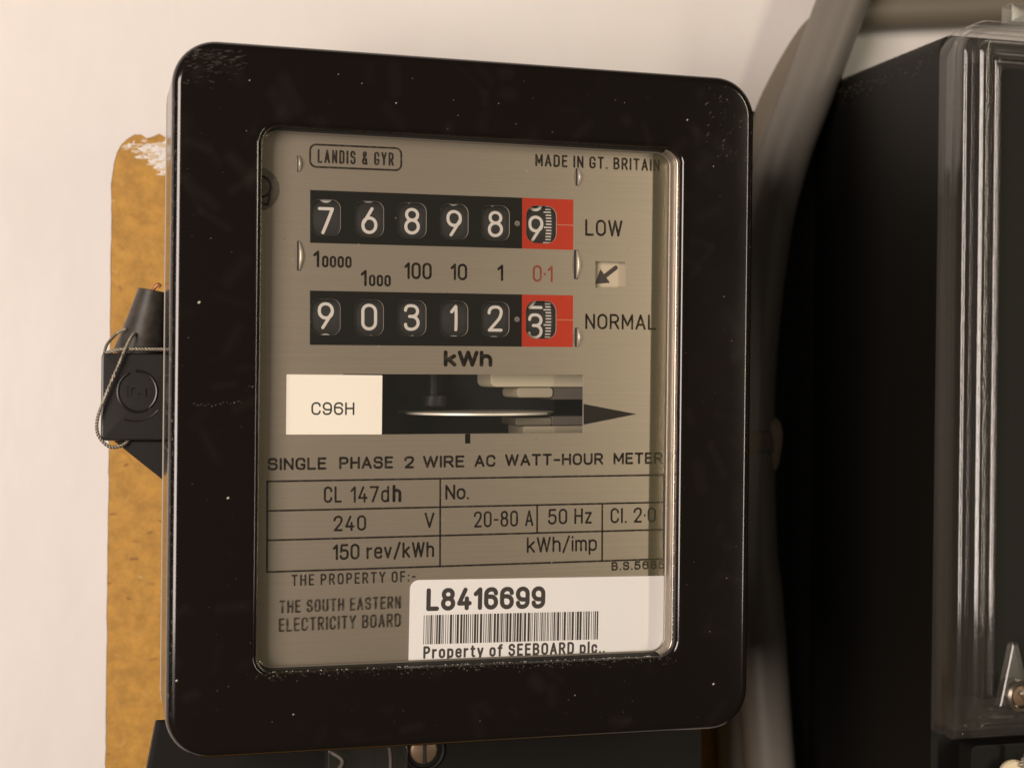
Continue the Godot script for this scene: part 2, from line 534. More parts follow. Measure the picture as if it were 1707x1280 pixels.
func dial_sheet() -> Sheet:
	var base := lin(0.46, 0.395, 0.308)
	var sh := Sheet.new(1664, 1920, Rect2(-52, -60, 104, 120), base)
	for y in 1920:         # brushed metal: a grain along x
		var f := 1.0 + rng.randfn(0.0, 0.012)
		sh.im.fill_rect(Rect2i(0, y, 1664, 1), Color(base.r * f, base.g * f, base.b * f))
	for i in 5000:
		var f := 1.0 + rng.randfn(0.0, 0.014)
		sh.im.fill_rect(Rect2i(rng.randi() % 1664 - 100, rng.randi() % 1920, 60 + rng.randi() % 500, 1), Color(base.r * f, base.g * f, base.b * f))
	var worn := FastNoiseLite.new()
	worn.seed = 3
	worn.frequency = 0.05
	sh.mottle = FastNoiseLite.new()
	sh.mottle.seed = 9
	sh.mottle.frequency = 0.035
	# maker's plate
	var q := PackedVector2Array()
	for v in rr(-34.4, 50.05, -14.55, 54.85, 1.3, 0):
		q.append(Vector2(v.x, v.y))
	q.append(q[0])
	sh.strokes([q], 0.2, INK, 0.85)
	ink(sh, "LANDIS & GYR", -32.8, -16.2, 50.95, 2.9, 0.36, INK, 0.46, 0.85)
	ink(sh, "MADE IN GT. BRITAIN", 15.9, 45.6, 52.25, 2.75, 0.38, INK, 0.5, 0.9)
	# the two registers: black and red panels
	for y in [[33.75, 45.05, 39.3], [11.85, 23.5, 17.95]]:
		sh.rect(-34.4, y[0], 12.85, y[1], lin(0.013, 0.0105, 0.0085))
		sh.rect(12.85, y[0], 24.85, y[1], lin(0.72, 0.062, 0.026))
		sh.strokes([PackedVector2Array([Vector2(21.2, y[2]), Vector2(24.85, y[2])])], 0.09, lin(0.75, 0.42, 0.33))
		sh.strokes([PackedVector2Array([Vector2(11.75, y[2]), Vector2(11.76, y[2])])], 0.62, lin(0.36, 0.33, 0.3))
		sh.strokes([PackedVector2Array([Vector2(11.75, y[2]), Vector2(11.76, y[2])])], 0.2, lin(0.16, 0.14, 0.12), 0.8)
	ink(sh, "LOW", 27.7, 36.6, 37.05, 3.7, 0.42, INK, 0.55)
	ink(sh, "NORMAL", 27.8, 44.9, 15.95, 3.5, 0.4, INK, 0.62)
	ink(sh, "1", -33.7, -32.4, 28.55, 3.6, 0.46, INK)
	ink(sh, "0000", -31.8, -25.4, 28.55, 2.5, 0.4, INK, 0.32)
	ink(sh, "1", -23.4, -22.1, 24.7, 3.5, 0.46, INK)
	ink(sh, "000", -21.6, -16.8, 24.7, 2.5, 0.4, INK, 0.32)
	ink(sh, "100", -13.8, -7.7, 26.43, 3.65, 0.44, INK, 0.42)
	ink(sh, "10", -3.45, 0.3, 26.4, 3.65, 0.44, INK, 0.42)
	ink(sh, "1", 7.2, 8.55, 26.45, 3.6, 0.46, INK)
	ink(sh, "0·1", 15.4, 20.05, 26.4, 3.7, 0.4, lin(0.4, 0.085, 0.045), 0.5)
	ink(sh, "kWh", -4.95, 6.1, 7.35, 3.55, 0.74, INK, 0.3)
	# pointers and mark round the disc opening
	for s in [[27.4, 40.1, 1.0], [-27.2, -39.6, -1.0]]:
		var tip := Vector2(s[1], -3.3)
		for k in 120:
			var t := k / 119.0
			var x: float = lerpf(s[0], s[1], t)
			var hw: float = lerpf(2.35, 0.0, t)
			sh.rect(minf(x, x - 0.12), -3.3 - hw, maxf(x, x - 0.12) + 0.1, -3.3 + hw, lin(0.03, 0.024, 0.02))
	sh.rect(-0.05, -9.6, 1.15, -7.3, INK)
	# description
	for w in [["SINGLE", -43.3, -30.75, -14.95], ["PHASE", -28.0, -16.2, -14.9], ["2", -13.7, -11.55, -14.95], ["WIRE", -9.55, -0.2, -14.9], ["AC", 2.1, 6.9, -14.85], ["WATT_HOUR", 9.1, 32.2, -14.75], ["METER", 34.65, 46.6, -14.72]]:
		ink(sh, w[0], w[1], w[2], w[3], 2.65, 0.42, INK, 0.4, 0.95, true)
	# table
	var bars := [[-43.4, -17.3, 46.9, -17.3], [-43.4, -36.6, 46.9, -36.6], [-43.4, -23.57, 46.9, -23.57], [-43.4, -29.85, 46.9, -29.85], [-43.4, -36.6, -43.4, -17.3], [46.9, -36.6, 46.9, -17.3], [-5.65, -36.6, -5.65, -17.3], [16.6, -29.85, 16.6, -23.57], [32.0, -36.6, 32.0, -23.57]]
	for b in bars:
		sh.strokes([PackedVector2Array([Vector2(b[0], b[1]), Vector2(b[2], b[3])])], 0.19, INK, 0.95)
	ink(sh, "CL", -31.3, -27.4, -22.1, 3.5, 0.37, INK, 0.55)
	ink(sh, "147d", -25.5, -17.05, -22.23, 3.55, 0.37, INK, 0.55)
	ink(sh, "h", -16.3, -14.35, -22.28, 3.8, 0.56, INK)
	ink(sh, "No.", -4.5, 0.85, -21.97, 3.3, 0.4, INK, 0.35)
	ink(sh, "240", -29.2, -22.1, -28.3, 3.35, 0.38, INK, 0.62)
	ink(sh, "V", -9.15, -6.95, -28.1, 3.4, 0.36, INK)
	ink(sh, "20-80 A", 2.0, 15.7, -28.25, 3.55, 0.36, INK, 0.5)
	ink(sh, "50 Hz", 19.15, 29.5, -28.03, 3.5, 0.38, INK, 0.55)
	ink(sh, "Cl. 2·0", 34.0, 45.0, -28.1, 3.45, 0.37, INK, 0.55)
	ink(sh, "150 rev/kWh", -29.35, -7.0, -34.5, 3.4, 0.4, INK, 0.42)
	ink(sh, "kWh/imp", 14.2, 30.75, -34.25, 3.5, 0.37, INK, 0.45)
	ink(sh, "B.S.5685", 34.25, 47.2, -38.85, 1.95, 0.34, INK, 0.45, 0.85, true)
	ink(sh, "THE PROPERTY OF:-", -38.2, -11.1, -39.8, 2.45, 0.32, INK, 0.6, 0.8)
	# stamped on later: uneven, slightly doubled
	for o in [[0.0, 0.75], [0.22, 0.45]]:
		write(sh, "THE SOUTH EASTERN", -40.8 + o[0], -14.5 + o[0], -45.55 + o[0] * 0.5, 2.7, 0.34, INK, 0.45, o[1], false, worn, 1.0)
		write(sh, "ELECTRICITY BOARD", -40.9 + o[0], -14.5 + o[0], -49.5 + o[0] * 0.5, 2.85, 0.34, INK, 0.45, o[1], false, worn, 1.0)
	# round mark cut off by the case at the left
	sh.strokes([PackedVector2Array([Vector2(-45.6, 44.9), Vector2(-45.59, 44.9)])], 4.7, lin(0.17, 0.14, 0.105), 0.9)
	var arc := PackedVector2Array()
	for i in 20:
		var a := deg_to_rad(130.0 - 13.0 * i)
		arc.append(Vector2(-44.9 + cos(a) * 2.1, 45.4 + sin(a) * 2.2))
	sh.strokes([arc, PackedVector2Array([Vector2(-45.6, 41.9), Vector2(-43.4, 41.6), Vector2(-43.0, 43.9)])], 0.26, INK, 0.95)
	# dust on the plate
	for v in [[-38.2, 30.0], [-34.2, 16.8], [-35.6, -37.2], [-25.8, -30.3], [-5, -26.4], [-15.8, 39.6], [14, 51], [-24, 33.7], [20, -36.6], [-19.5, 11.6]]:
		sh.strokes([PackedVector2Array([Vector2(v[0], v[1]), Vector2(v[0] + 0.1, v[1] + 0.1)])], 0.13, lin(0.75, 0.7, 0.6), 0.8)
	for i in 60:
		var at := Vector2(rng.randf_range(-45, 47), rng.randf_range(-57, 56))
		sh.strokes([PackedVector2Array([at, at + Vector2(rng.randf_range(-0.3, 0.3), rng.randf_range(-0.1, 0.1))])], rng.randf_range(0.03, 0.07), lin(0.62, 0.57, 0.47) if rng.randf() < 0.6 else INK, rng.randf_range(0.2, 0.6))
	return sh

func drum_sheet(ticks: bool) -> ImageTexture:
	# ten figures, one below the other, round a drum of radius 11: 69.1 mm of band, 8.4 wide
	var h := 11.0 * TAU
	var sh := Sheet.new(200, int(200 * h / 8.4), Rect2(0, 0, 8.4, h), lin(0.009, 0.0075, 0.006))
	var white := lin(0.52, 0.485, 0.425)
	for d in 10:
		var mid := h - (d + 0.5) * h / 10.0
		var cx := 3.1 if ticks else 4.4
		var w := 3.5 if d != 1 else 1.7
		write(sh, str(d), cx - w / 2, cx + w / 2, mid - 2.95, 5.9, 0.7, white)
		if ticks:
			for t in 10:
				var y := mid + (t - 4.5) * h / 100.0
				var l := 1.75 if t % 5 == 0 else 1.3
				sh.rect(6.75 - l, y - 0.15, 6.75, y + 0.15, white)
	return ImageTexture.create_from_image(sh.im)

func drum_mesh(r: float, w: float) -> ArrayMesh:
	var m := Mesher.new()
	var n := 72
	for i in n:
		var a := TAU * i / n
		var b := TAU * (i + 1) / n
		var va := 0.05 - float(i) / n + 1.0
		var vb := 0.05 - float(i + 1) / n + 1.0
		var p0 := Vector3(-w / 2, sin(a) * r, cos(a) * r)
		var p1 := Vector3(w / 2, sin(a) * r, cos(a) * r)
		var p2 := Vector3(w / 2, sin(b) * r, cos(b) * r)
		var p3 := Vector3(-w / 2, sin(b) * r, cos(b) * r)
		m.tri(p0, p1, p2, Vector2(0, va), Vector2(1, va), Vector2(1, vb))
		m.tri(p0, p2, p3, Vector2(0, va), Vector2(1, vb), Vector2(0, vb))
		m.tri(Vector3(-w / 2, 0, 0), p0, p3, Vector2(0.01, 0.001), Vector2(0.01, 0.001), Vector2(0.01, 0.001))
		m.tri(Vector3(w / 2, 0, 0), p2, p1, Vector2(0.01, 0.001), Vector2(0.01, 0.001), Vector2(0.01, 0.001))
	return m.mesh()

var edges := []

# a flat cell of the dial plate, with or without an opening; opening = [x0, y0, x1, y1, r]
func cell(m: Mesher, x0: float, y0: float, x1: float, y1: float, z: float, hole = null, thick := 0.5) -> void:
	if hole == null:
		m.quad(Vector3(x0, y0, z), Vector3(x0, y1, z), Vector3(x1, y1, z), Vector3(x1, y0, z))
		return
	var o := rr(x0, y0, x1, y1, 0.0, z)
	var h := rr(hole[0], hole[1], hole[2], hole[3], hole[4], z)
	var k := rr(hole[0] + 0.02, hole[1] + 0.02, hole[2] - 0.02, hole[3] - 0.02, hole[4], z - 0.03)
	var b := rr(hole[0] + 0.02, hole[1] + 0.02, hole[2] - 0.02, hole[3] - 0.02, hole[4], z - thick)
	m.strip(h, o)
	edges.append([k, h, b])

# ---------------------------------------------------------------- the meter
func build_meter() -> void:
	var t := thing("electricity_meter", "black single phase electricity meter with two rows of counters behind a glass window", "electricity meter")
	# cover: a moulded frame round the window
	var O := [-64.3, -74.9, 66.3, 74.3, 9.5]
	var W := [-45.5, -57.4, 47.7, 57.0, 3.6]
	var m := Mesher.new()
	m.plan = Rect2(-67, -76, 134, 151.4)
	var loops := [inset(O, 0.9, -26.2, 12), inset(O, 0.0, -26.0, 12), inset(O, 0.05, -24.0, 12), inset(O, 0.15, -10, 12), inset(O, 0.22, -2.6, 12)]
	for i in range(1, 9):
		var a := PI / 2 * i / 8.0
		loops.append(inset(O, 0.25 + 2.2 * (1.0 - cos(a)), -2.4 + 2.3 * sin(a), 12))
	loops.append(inset(O, 6.0, 0.0, 12))
	loops.append(inset(W, -2.2, 0.0, 12))
	loops.append(inset(W, -1.0, -0.12, 12))
	loops.append(inset(W, -0.45, -0.5, 12))
	loops.append(inset(W, -0.15, -1.0, 12))
	loops.append(inset(W, 0.0, -1.7, 12))
	m.loft(loops, false, false)
	part("cover", m, cover_material(), t, 50, false)
	m = Mesher.new()
	m.loft([inset(W, 0.0, -1.7, 12), inset(W, 0.1, -5.75, 12), inset(W, -1.2, -5.85, 12)], false, false)
	part("window_well", m, mat(lin(0.012, 0.0095, 0.007), 0.75, 0.0, 0.25), t, 38, false)
	# pale strip that shows as a thin line behind the cover
	m = Mesher.new()
	m.loft([inset(O, 1.6, -27.8), inset(O, -0.1, -27.4), inset(O, -0.12, -26.5), inset(O, 1.6, -26.3)], false, false)
	part("pale_strip", m, M.pale_strip, t, 38, false)
	# the base that the cover sits on
	m = Mesher.new()
	var B := [-61.2, -70.0, 61.5, 70.0, 6.0]
	m.loft([inset(B, 1.0, -79.3), inset(B, 0.0, -78.5), inset(B, 0.0, -27.0)], true, false)
	part("base_case", m, M.inside, t, 38, false)
	# plated rim inside the opening
	m = Mesher.new()
	var rim := []
	for q in [[0.02, -2.0], [0.22, -2.1], [0.36, -2.4], [0.44, -2.9], [0.47, -3.6], [0.44, -4.4], [0.34, -5.2], [0.2, -5.7]]:
		var lp := inset(W, q[0], q[1], 10)
		rim.append(lp.slice(34) + lp.slice(0, 10))        # from the lower right corner to the upper right one
	for k in rim.size() - 1:
		m.strip(rim[k], rim[k + 1], false)
	var rm := mat(lin(0.3, 0.26, 0.215), 0.22, 0.6)
	rm.roughness_texture = noise_tex(0.15, [Color(0.4, 0.4, 0.4), Color(1, 1, 1)], 13, 256)
	rm.roughness = 0.42
	rm.heightmap_enabled = false
	part("window_rim", m, rm, t, 60, false)
	# a fine bright bead where the window meets the plate, all round but for the left
	m = Mesher.new()
	rim = []
	for q in [[-0.2, -5.9], [0.3, -5.92], [0.42, -6.1], [0.42, -6.4], [0.2, -6.6]]:
		var lp := inset(W, q[0], q[1], 10)
		rim.append(lp.slice(26) + lp.slice(0, 18))
	for k in rim.size() - 1:
		m.strip(rim[k], rim[k + 1], false)
	part("window_bead", m, rm, t, 60, false)
	# specks of old glue along the rim
	m = Mesher.new()
	for i in 130:
		var y := rng.randf_range(-56.5, 55.5)
		var side := rng.randf() < 0.6
		var at := Vector3(47.62 if side else 47.3, y, -1.55 if side else -5.9 + rng.randf() * 0.5)
		m.lathe([Vector2(0, -0.1), Vector2(rng.randf_range(0.05, 0.16), 0), Vector2(0, rng.randf_range(0.06, 0.14))], at, Vector3(-0.8, 0.1, 0.6), 6)
	for i in 90:
		var at := Vector3(rng.randf_range(-44, 47), -57.35, rng.randf_range(-2.0, -1.2))
		m.lathe([Vector2(0, -0.1), Vector2(rng.randf_range(0.04, 0.15), 0), Vector2(0, rng.randf_range(0.05, 0.12))], at, Vector3(0.1, 0.8, 0.6), 6)
	var glue := part("glue_specks", m, mat(lin(0.6, 0.55, 0.46), 0.4), t, 60, false)
	glue.set_meta("kind", "stuff")
	# the pane
	m = Mesher.new()
	m.loft([inset(W, -1.5, -3.35), inset(W, -1.5, -3.3)], false, true)
	part("window_pane", m, M.glass, t, 38, false)
	# flat translucent olive strip just over the plate, on the right
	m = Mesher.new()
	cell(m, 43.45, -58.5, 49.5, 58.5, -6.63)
	part("olive_strip", m, M.olive_film, t, 38, false)
	build_dial(t)
	build_stickers(t)
	build_lug(t)
	build_terminal_cover(t)

func build_dial(t: Node3D) -> void:
	var sh := dial_sheet()
	var dm := mat(Color.WHITE, 0.38, 0.86, 0.3)
	dm.albedo_texture = ImageTexture.create_from_image(sh.im)
	dm.anisotropy_enabled = false
	var Z := -6.7
	var m := Mesher.new()
	m.plan = Rect2(-52, -60, 104, 120)
	var X0 := -52.0
	var X1 := 52.0
	# bands of the plate from the top down; the openings lie in cells
	cell(m, X0, 45.05, X1, 60, Z)
	for row in [[33.75, 45.05, 35.4, 43.15, 35.05, 43.45], [11.85, 23.5, 14.0, 21.8, 13.65, 22.15]]:
		cell(m, X0, row[0], -34.4, row[1], Z)
		var x := -34.4
		for i in 5:
			var nx := minf(-27.8 + i * 9.45 + 1.5, 12.85) if i < 4 else 12.85
			var right := -27.8 + i * 9.45
			cell(m, x, row[0], nx, row[1], Z, [right - 6.4, row[2], right, row[3], 1.9])
			x = nx
		cell(m, 12.85, row[0], 24.85, row[1], Z, [13.85, row[4], 20.95, row[5], 2.3])
		cell(m, 24.85, row[0], X1, row[1], Z)
	cell(m, X0, 23.5, 28.0, 33.75, Z)
	cell(m, 28.0, 23.5, 40.0, 33.75, Z, [30.15, 25.4, 37.45, 31.35, 0.15])
	cell(m, 40.0, 23.5, X1, 33.75, Z)
	cell(m, X0, 5.7, X1, 11.85, Z)
	cell(m, X0, -7.55, -30.0, 5.7, Z)
	cell(m, -30.0, -7.55, 30.0, 5.7, Z, [-27.2, -7.5, 27.45, 5.65, 0.1], 0.7)
	cell(m, 30.0, -7.55, X1, 5.7, Z)
	cell(m, X0, -60, X1, -7.55, Z)
	var dial := part("dial_plate", m, dm, t, 30, false)
	dial.rotation.z = DIAL_TILT
	# the bare metal that shows where the openings were cut
	for e in edges:
		m = Mesher.new()
		m.strip(e[0], e[1])
		m.strip(e[2], e[0])
		part("opening_edge", m, M.cut, dial, 50, false)
	edges.clear()
	# number drums
	var plain_tex := drum_sheet(false)
	var tick_tex := drum_sheet(true)
	var plain_mat := mat(Color.WHITE, 0.5)
	plain_mat.albedo_texture = plain_tex
	plain_mat.texture_repeat = true
	var tick_mat := mat(Color.WHITE, 0.5)
	tick_mat.albedo_texture = tick_tex
	var dmesh := drum_mesh(11.0, 8.4)
	var rows := [[39.25, "768989", [-0.55, -0.2, -0.05, -0.2, -0.1, -0.85]], [17.9, "903123", [0.35, 0.15, 0.2, 0.2, 0.2, -1.45]]]
	rows[0][1] = "768989".substr(0, 4) + "89"
	for row in rows:
		for i in 6:
			var x := -31.15 + 9.45 * i if i < 5 else 17.4
			var d := int(row[1][i])
			var o := part("number_drum", dmesh, tick_mat if i == 5 else plain_mat, dial)
			o.position = Vector3(x + (0.0 if i == 5 else 0.1), row[0], Z - 0.75 - 11.0) * MM
			o.rotation.x = -deg_to_rad(36.0 * d) - row[2][i] / 11.0
	# little arrow behind the square opening
	var ash := Sheet.new(256, 256, Rect2(28.5, 23.5, 10.5, 10.5), lin(0.5, 0.42, 0.3))
	ash.strokes([PackedVector2Array([Vector2(35.6, 30.1), Vector2(32.3, 27.6)])], 0.5, lin(0.03, 0.02, 0.015))
	for k in 40:
		var f := k / 39.0
		var at := Vector2(30.7, 26.4).lerp(Vector2(33.0, 28.1), f)
		var side := Vector2(-0.6, 0.8) * 1.75 * f
		ash.strokes([PackedVector2Array([at - side, at + side])], 0.1, lin(0.03, 0.02, 0.015))
	var am := mat(Color.WHITE, 0.5)
	am.albedo_texture = ImageTexture.create_from_image(ash.im)
	m = Mesher.new()
	m.plan = Rect2(28.5, 23.5, 10.5, 10.5)
	cell(m, 28.5, 23.5, 39.0, 34.0, -8.3)
	part("rate_arrow", m, am, dial, 38, false)
	# bright tabs that hold the plate
	for q in [[-36.8, 50.6, 0.6, 3.6], [-36.6, 30.9, 0.9, 6.4], [26.0, 50.2, 0.9, 3.9], [25.8, 30.5, 1.15, 6.6], [26.0, 14.1, 1.05, 4.3]]:
		m = Mesher.new()
		m.loft([rr(q[0] - q[2] * 0.65, q[1] - q[3] / 2, q[0] + q[2] * 0.2, q[1] + q[3] / 2, 0.15, Z + 0.02), rr(q[0] - q[2] * 0.65, q[1] - q[3] / 2, q[0] + q[2] * 0.2, q[1] + q[3] / 2, 0.15, Z + 0.04)])
		var slot := part("slot", m, M.inside, dial)
		m = Mesher.new()
		var path := []
		for k in 13:      # a half lens standing out of its slot
			var f := k / 12.0
			var s := sin(PI * f)
			var y: float = q[1] + (f - 0.5) * q[3] * 0.96
			var lp := PackedVector3Array()
			for j in 9:
				var b := PI * j / 8.0
				lp.append(Vector3(q[0] - q[2] * 0.18 + sin(b) * (0.12 + q[2] * 0.85 * s), y, Z + 0.3 - cos(b) * (0.25 + 0.6 * s)))
			path.append(lp)
		m.loft(path)
		part("holding_tab", m, M.tab, dial, 60)
	# inside the opening: disc, spindle, brake magnet, and its reflection built as blocks below
	m = Mesher.new()
	m.lathe([Vector2(0, -0.35), Vector2(18.3, -0.35), Vector2(18.5, -0.2), Vector2(18.5, 0.2), Vector2(18.3, 0.35), Vector2(0, 0.35)], Vector3(7.2, -3.3, -26.6), Vector3.UP, 96)
	part("rotor_disc", m, M.disc, dial)
	m = Mesher.new()
	m.lathe([Vector2(0, 0), Vector2(1.25, 0), Vector2(1.25, 9), Vector2(0, 9)], Vector3(-2.3, 0.4, -30), Vector3.UP, 20)
	m.lathe([Vector2(0, -2.4), Vector2(3.0, -2.4), Vector2(3.3, -2.0), Vector2(3.3, 0.2), Vector2(0, 0.4)], Vector3(-2.3, 0.4, -30), Vector3.UP, 24)
	part("spindle", m, M.spindle, dial)
	part("magnet_and_reflection", slab(7.4, 2.75, -26, 30.5, 9.0, -13.2, 1.4, 0.5), M.magnet, dial)
	part("magnet_and_reflection", slab(13.6, 0.35, -26, 22.2, 2.7, -13.0, 0.8, 0.4), M.step_and_reflection, dial)
	part("yoke_and_reflection", slab(22.25, -0.1, -26, 30.5, 2.7, -13.6, 0.3, 0.2), M.magnet_dark, dial)
	part("magnet_and_reflection", slab(13.4, -6.0, -26, 22.0, -4.2, -13.0, 0.5, 0.3), M.magnet_reflected, dial).position.z = -0.0004  # not a magnet: its reflection, modelled as a dark block
	part("yoke_and_reflection", slab(22.05, -6.0, -26, 30.5, -3.9, -13.6, 0.3, 0.2), M.magnet_dark, dial)  # the yoke's part of that reflection
	part("magnet_and_reflection", slab(15.0, -10.0, -26, 30.5, -6.1, -12.8, 0.5, 0.3), M.step_and_reflection, dial)  # lower strip of the same reflection
	part("bearing_frame", slab(-26.0, -14.0, -44, 31.0, 12.0, -40, 0.5, 0.3), M.inside, dial)

func build_stickers(t: Node3D) -> void:
	# small cream sticker
	var sh := Sheet.new(512, 320, Rect2(-39.5, -7.8, 21.0, 13.125), lin(0.8, 0.755, 0.645))
	write(sh, "C96H", -34.05, -24.75, -3.4, 2.75, 0.36, Color(0.06, 0.05, 0.045), 0.42, 1.0, true)
	var mm := mat(Color.WHITE, 0.55)
	mm.albedo_texture = ImageTexture.create_from_image(sh.im)
	var m := Mesher.new()
	m.plan = Rect2(-39.5, -7.8, 21.0, 13.125)
	m.loft([rr(-39.4, -7.6, -18.7, 5.25, 0.15, -6.62), rr(-39.4, -7.6, -18.7, 5.25, 0.15, -6.42)])
	var s := part("code_sticker", m, mm, t)
	s.rotation.z = 0.002
	s.set_meta("label", "small cream sticker reading C96H")
	# barcode label, its lower edge behind the cover
	sh = Sheet.new(1240, 400, Rect2(-12, -59.6, 62, 20), lin(0.73, 0.71, 0.68))
	var ink := Color(0.15, 0.125, 0.11)
	write(sh, "L8416699", -7.95, 19.3, -46.45, 5.0, 0.98, ink, 0.42, 0.95, true)
	var x := -8.45
	while x < 32.0:
		var w: float = [0.16, 0.16, 0.34, 0.5][rng.randi() % 4]
		sh.rect(x, -53.75, minf(x + w, 32.1), -47.35, Color(0.17, 0.145, 0.125))
		x += w + [0.17, 0.2, 0.34][rng.randi() % 3]
	write(sh, "Property of SEEBOARD plc..", -8.4, 33.7, -56.9, 2.75, 0.5, ink, 0.42, 0.92)
	mm = mat(Color.WHITE, 0.5)
	mm.albedo_texture = ImageTexture.create_from_image(sh.im)
	m = Mesher.new()
	m.plan = Rect2(-12, -59.6, 62, 20)
	m.loft([rr(-11.65, -59.0, 49.5, -39.6, 2.0, -6.66), rr(-11.65, -59.0, 49.5, -39.6, 2.0, -6.5)])
	s = part("barcode_label", m, mm, t)
	s.rotation.z = -0.009
	s.set_meta("label", "white label with the number L8416699 over a barcode")

func build_lug(t: Node3D) -> void:
	var m := slab(-77.8, -10.3, -52, -60.5, 9.6, -35, 1.0, 0.6)
	var lug := part("sealing_lug", m, M.lug, t)
	# raised ring, in two arcs, with a worn mark inside
	m = Mesher.new()
	for span in [[-50.0, 95.0], [115.0, 300.0]]:
		var path := PackedVector3Array()
		for i in 25:
			var a := deg_to_rad(lerpf(span[0], span[1], i / 24.0))
			path.append(Vector3(-69.9 + cos(a) * 4.3, 0.9 + sin(a) * 4.6, -34.95))
		m.tube(path, 0.34, 8)
	m.tube(PackedVector3Array([Vector3(-72.1, -0.4, -35), Vector3(-72.1, 2.2, -35)]), 0.22, 6)
	m.tube(PackedVector3Array([Vector3(-71.3, -0.2, -35), Vector3(-71.2, 1.4, -35), Vector3(-70.6, 1.7, -35)]), 0.2, 6)
	m.tube(PackedVector3Array([Vector3(-69.6, 0.4, -35), Vector3(-69.3, 0.4, -35)]), 0.2, 6)
	m.tube(PackedVector3Array([Vector3(-68.0, -0.2, -35), Vector3(-68.0, 1.7, -35)]), 0.2, 6)
	var arc := PackedVector3Array()
	for i in 12:
		var a := deg_to_rad(250.0 + 6.5 * i)
		arc.append(Vector3(-70.4 + cos(a) * 6.6, 0.8 + sin(a) * 6.6, -34.95))
	m.tube(arc, 0.2, 6)
	part("embossed_mark", m, M.lug, lug)
	m = Mesher.new()
	m.extrude(PackedVector2Array([Vector2(-75.2, -10.2), Vector2(-60, -10.2), Vector2(-60, -22.5), Vector2(-64.6, -18.9)]), -50, -37.5, 0.4)
	part("bracket", m, M.lug, lug)
	# hollow boss leaning over the lug
	m = Mesher.new()
	m.lathe([Vector2(6.3, -1), Vector2(6.0, 0.6), Vector2(5.2, 4), Vector2(4.4, 8), Vector2(3.5, 13.2), Vector2(3.3, 14.4), Vector2(2.9, 14.6), Vector2(2.5, 14.2), Vector2(2.3, 9.0), Vector2(0.0, 9.0)], Vector3(-69.0, 10.0, -42), Vector3(0.17, 1.0, 0.06), 32)
	part("boss", m, M.boss, lug, 50)
	m = Mesher.new()
	m.tube(smooth([Vector3(-67.4, 19, -41.4), Vector3(-66.8, 23.6, -41.0), Vector3(-65.6, 25.6, -40.6), Vector3(-64.9, 25.2, -40.4)], 6), 0.45, 8)
	part("wire_end", m, M.copper, lug)

func twisted(m: Mesher, path: PackedVector3Array, r: float, pitch: float) -> void:
	for s in 2:
		var q := PackedVector3Array()
		var run := 0.0
		for k in path.size():
			if k > 0: run += path[k].distance_to(path[k - 1])
			var d := (path[mini(k + 1, path.size() - 1)] - path[maxi(k - 1, 0)]).normalized()
			var x := d.cross(Vector3(0.2, 0.3, 0.93)).normalized()
			var y := d.cross(x)
			var a := TAU * run / pitch + PI * s
			q.append(path[k] + (x * cos(a) + y * sin(a)) * r)
		m.tube(q, r * 1.05, 7)

func build_seal_wire() -> void:
	var t := thing("sealing_wire", "twisted steel sealing wire looped round the lug at the meter's left side", "wire")
	var m := Mesher.new()
	twisted(m, smooth([Vector3(-70.6, 14.2, -36.4), Vector3(-71.6, 12.6, -34.4), Vector3(-73.4, 8.6, -33.4), Vector3(-77.4, -1.6, -33.2), Vector3(-78.6, -6.0, -33.8), Vector3(-78.2, -9.2, -34.6), Vector3(-75.9, -11.6, -35.2), Vector3(-73.0, -11.4, -36.0), Vector3(-70.8, -9.4, -37.6)], 14), 0.22, 1.4)
	part("loop", m, M.wire, t, 60)
	m = Mesher.new()
	twisted(m, smooth([Vector3(-76.9, 9.5, -36), Vector3(-74, 10.35, -34.6), Vector3(-69, 10.5, -34.4), Vector3(-64.5, 10.55, -34.6), Vector3(-61.5, 10.6, -35)], 12), 0.24, 1.4)
	part("strand", m, M.wire, t, 60)
	m = Mesher.new()
	m.tube(smooth([Vector3(-77.2, 9.4, -36), Vector3(-76.6, 11.6, -38), Vector3(-74.4, 14.2, -40), Vector3(-72.4, 15.2, -38)], 8), 0.35, 8)
	part("strand", m, M.wire, t, 60)

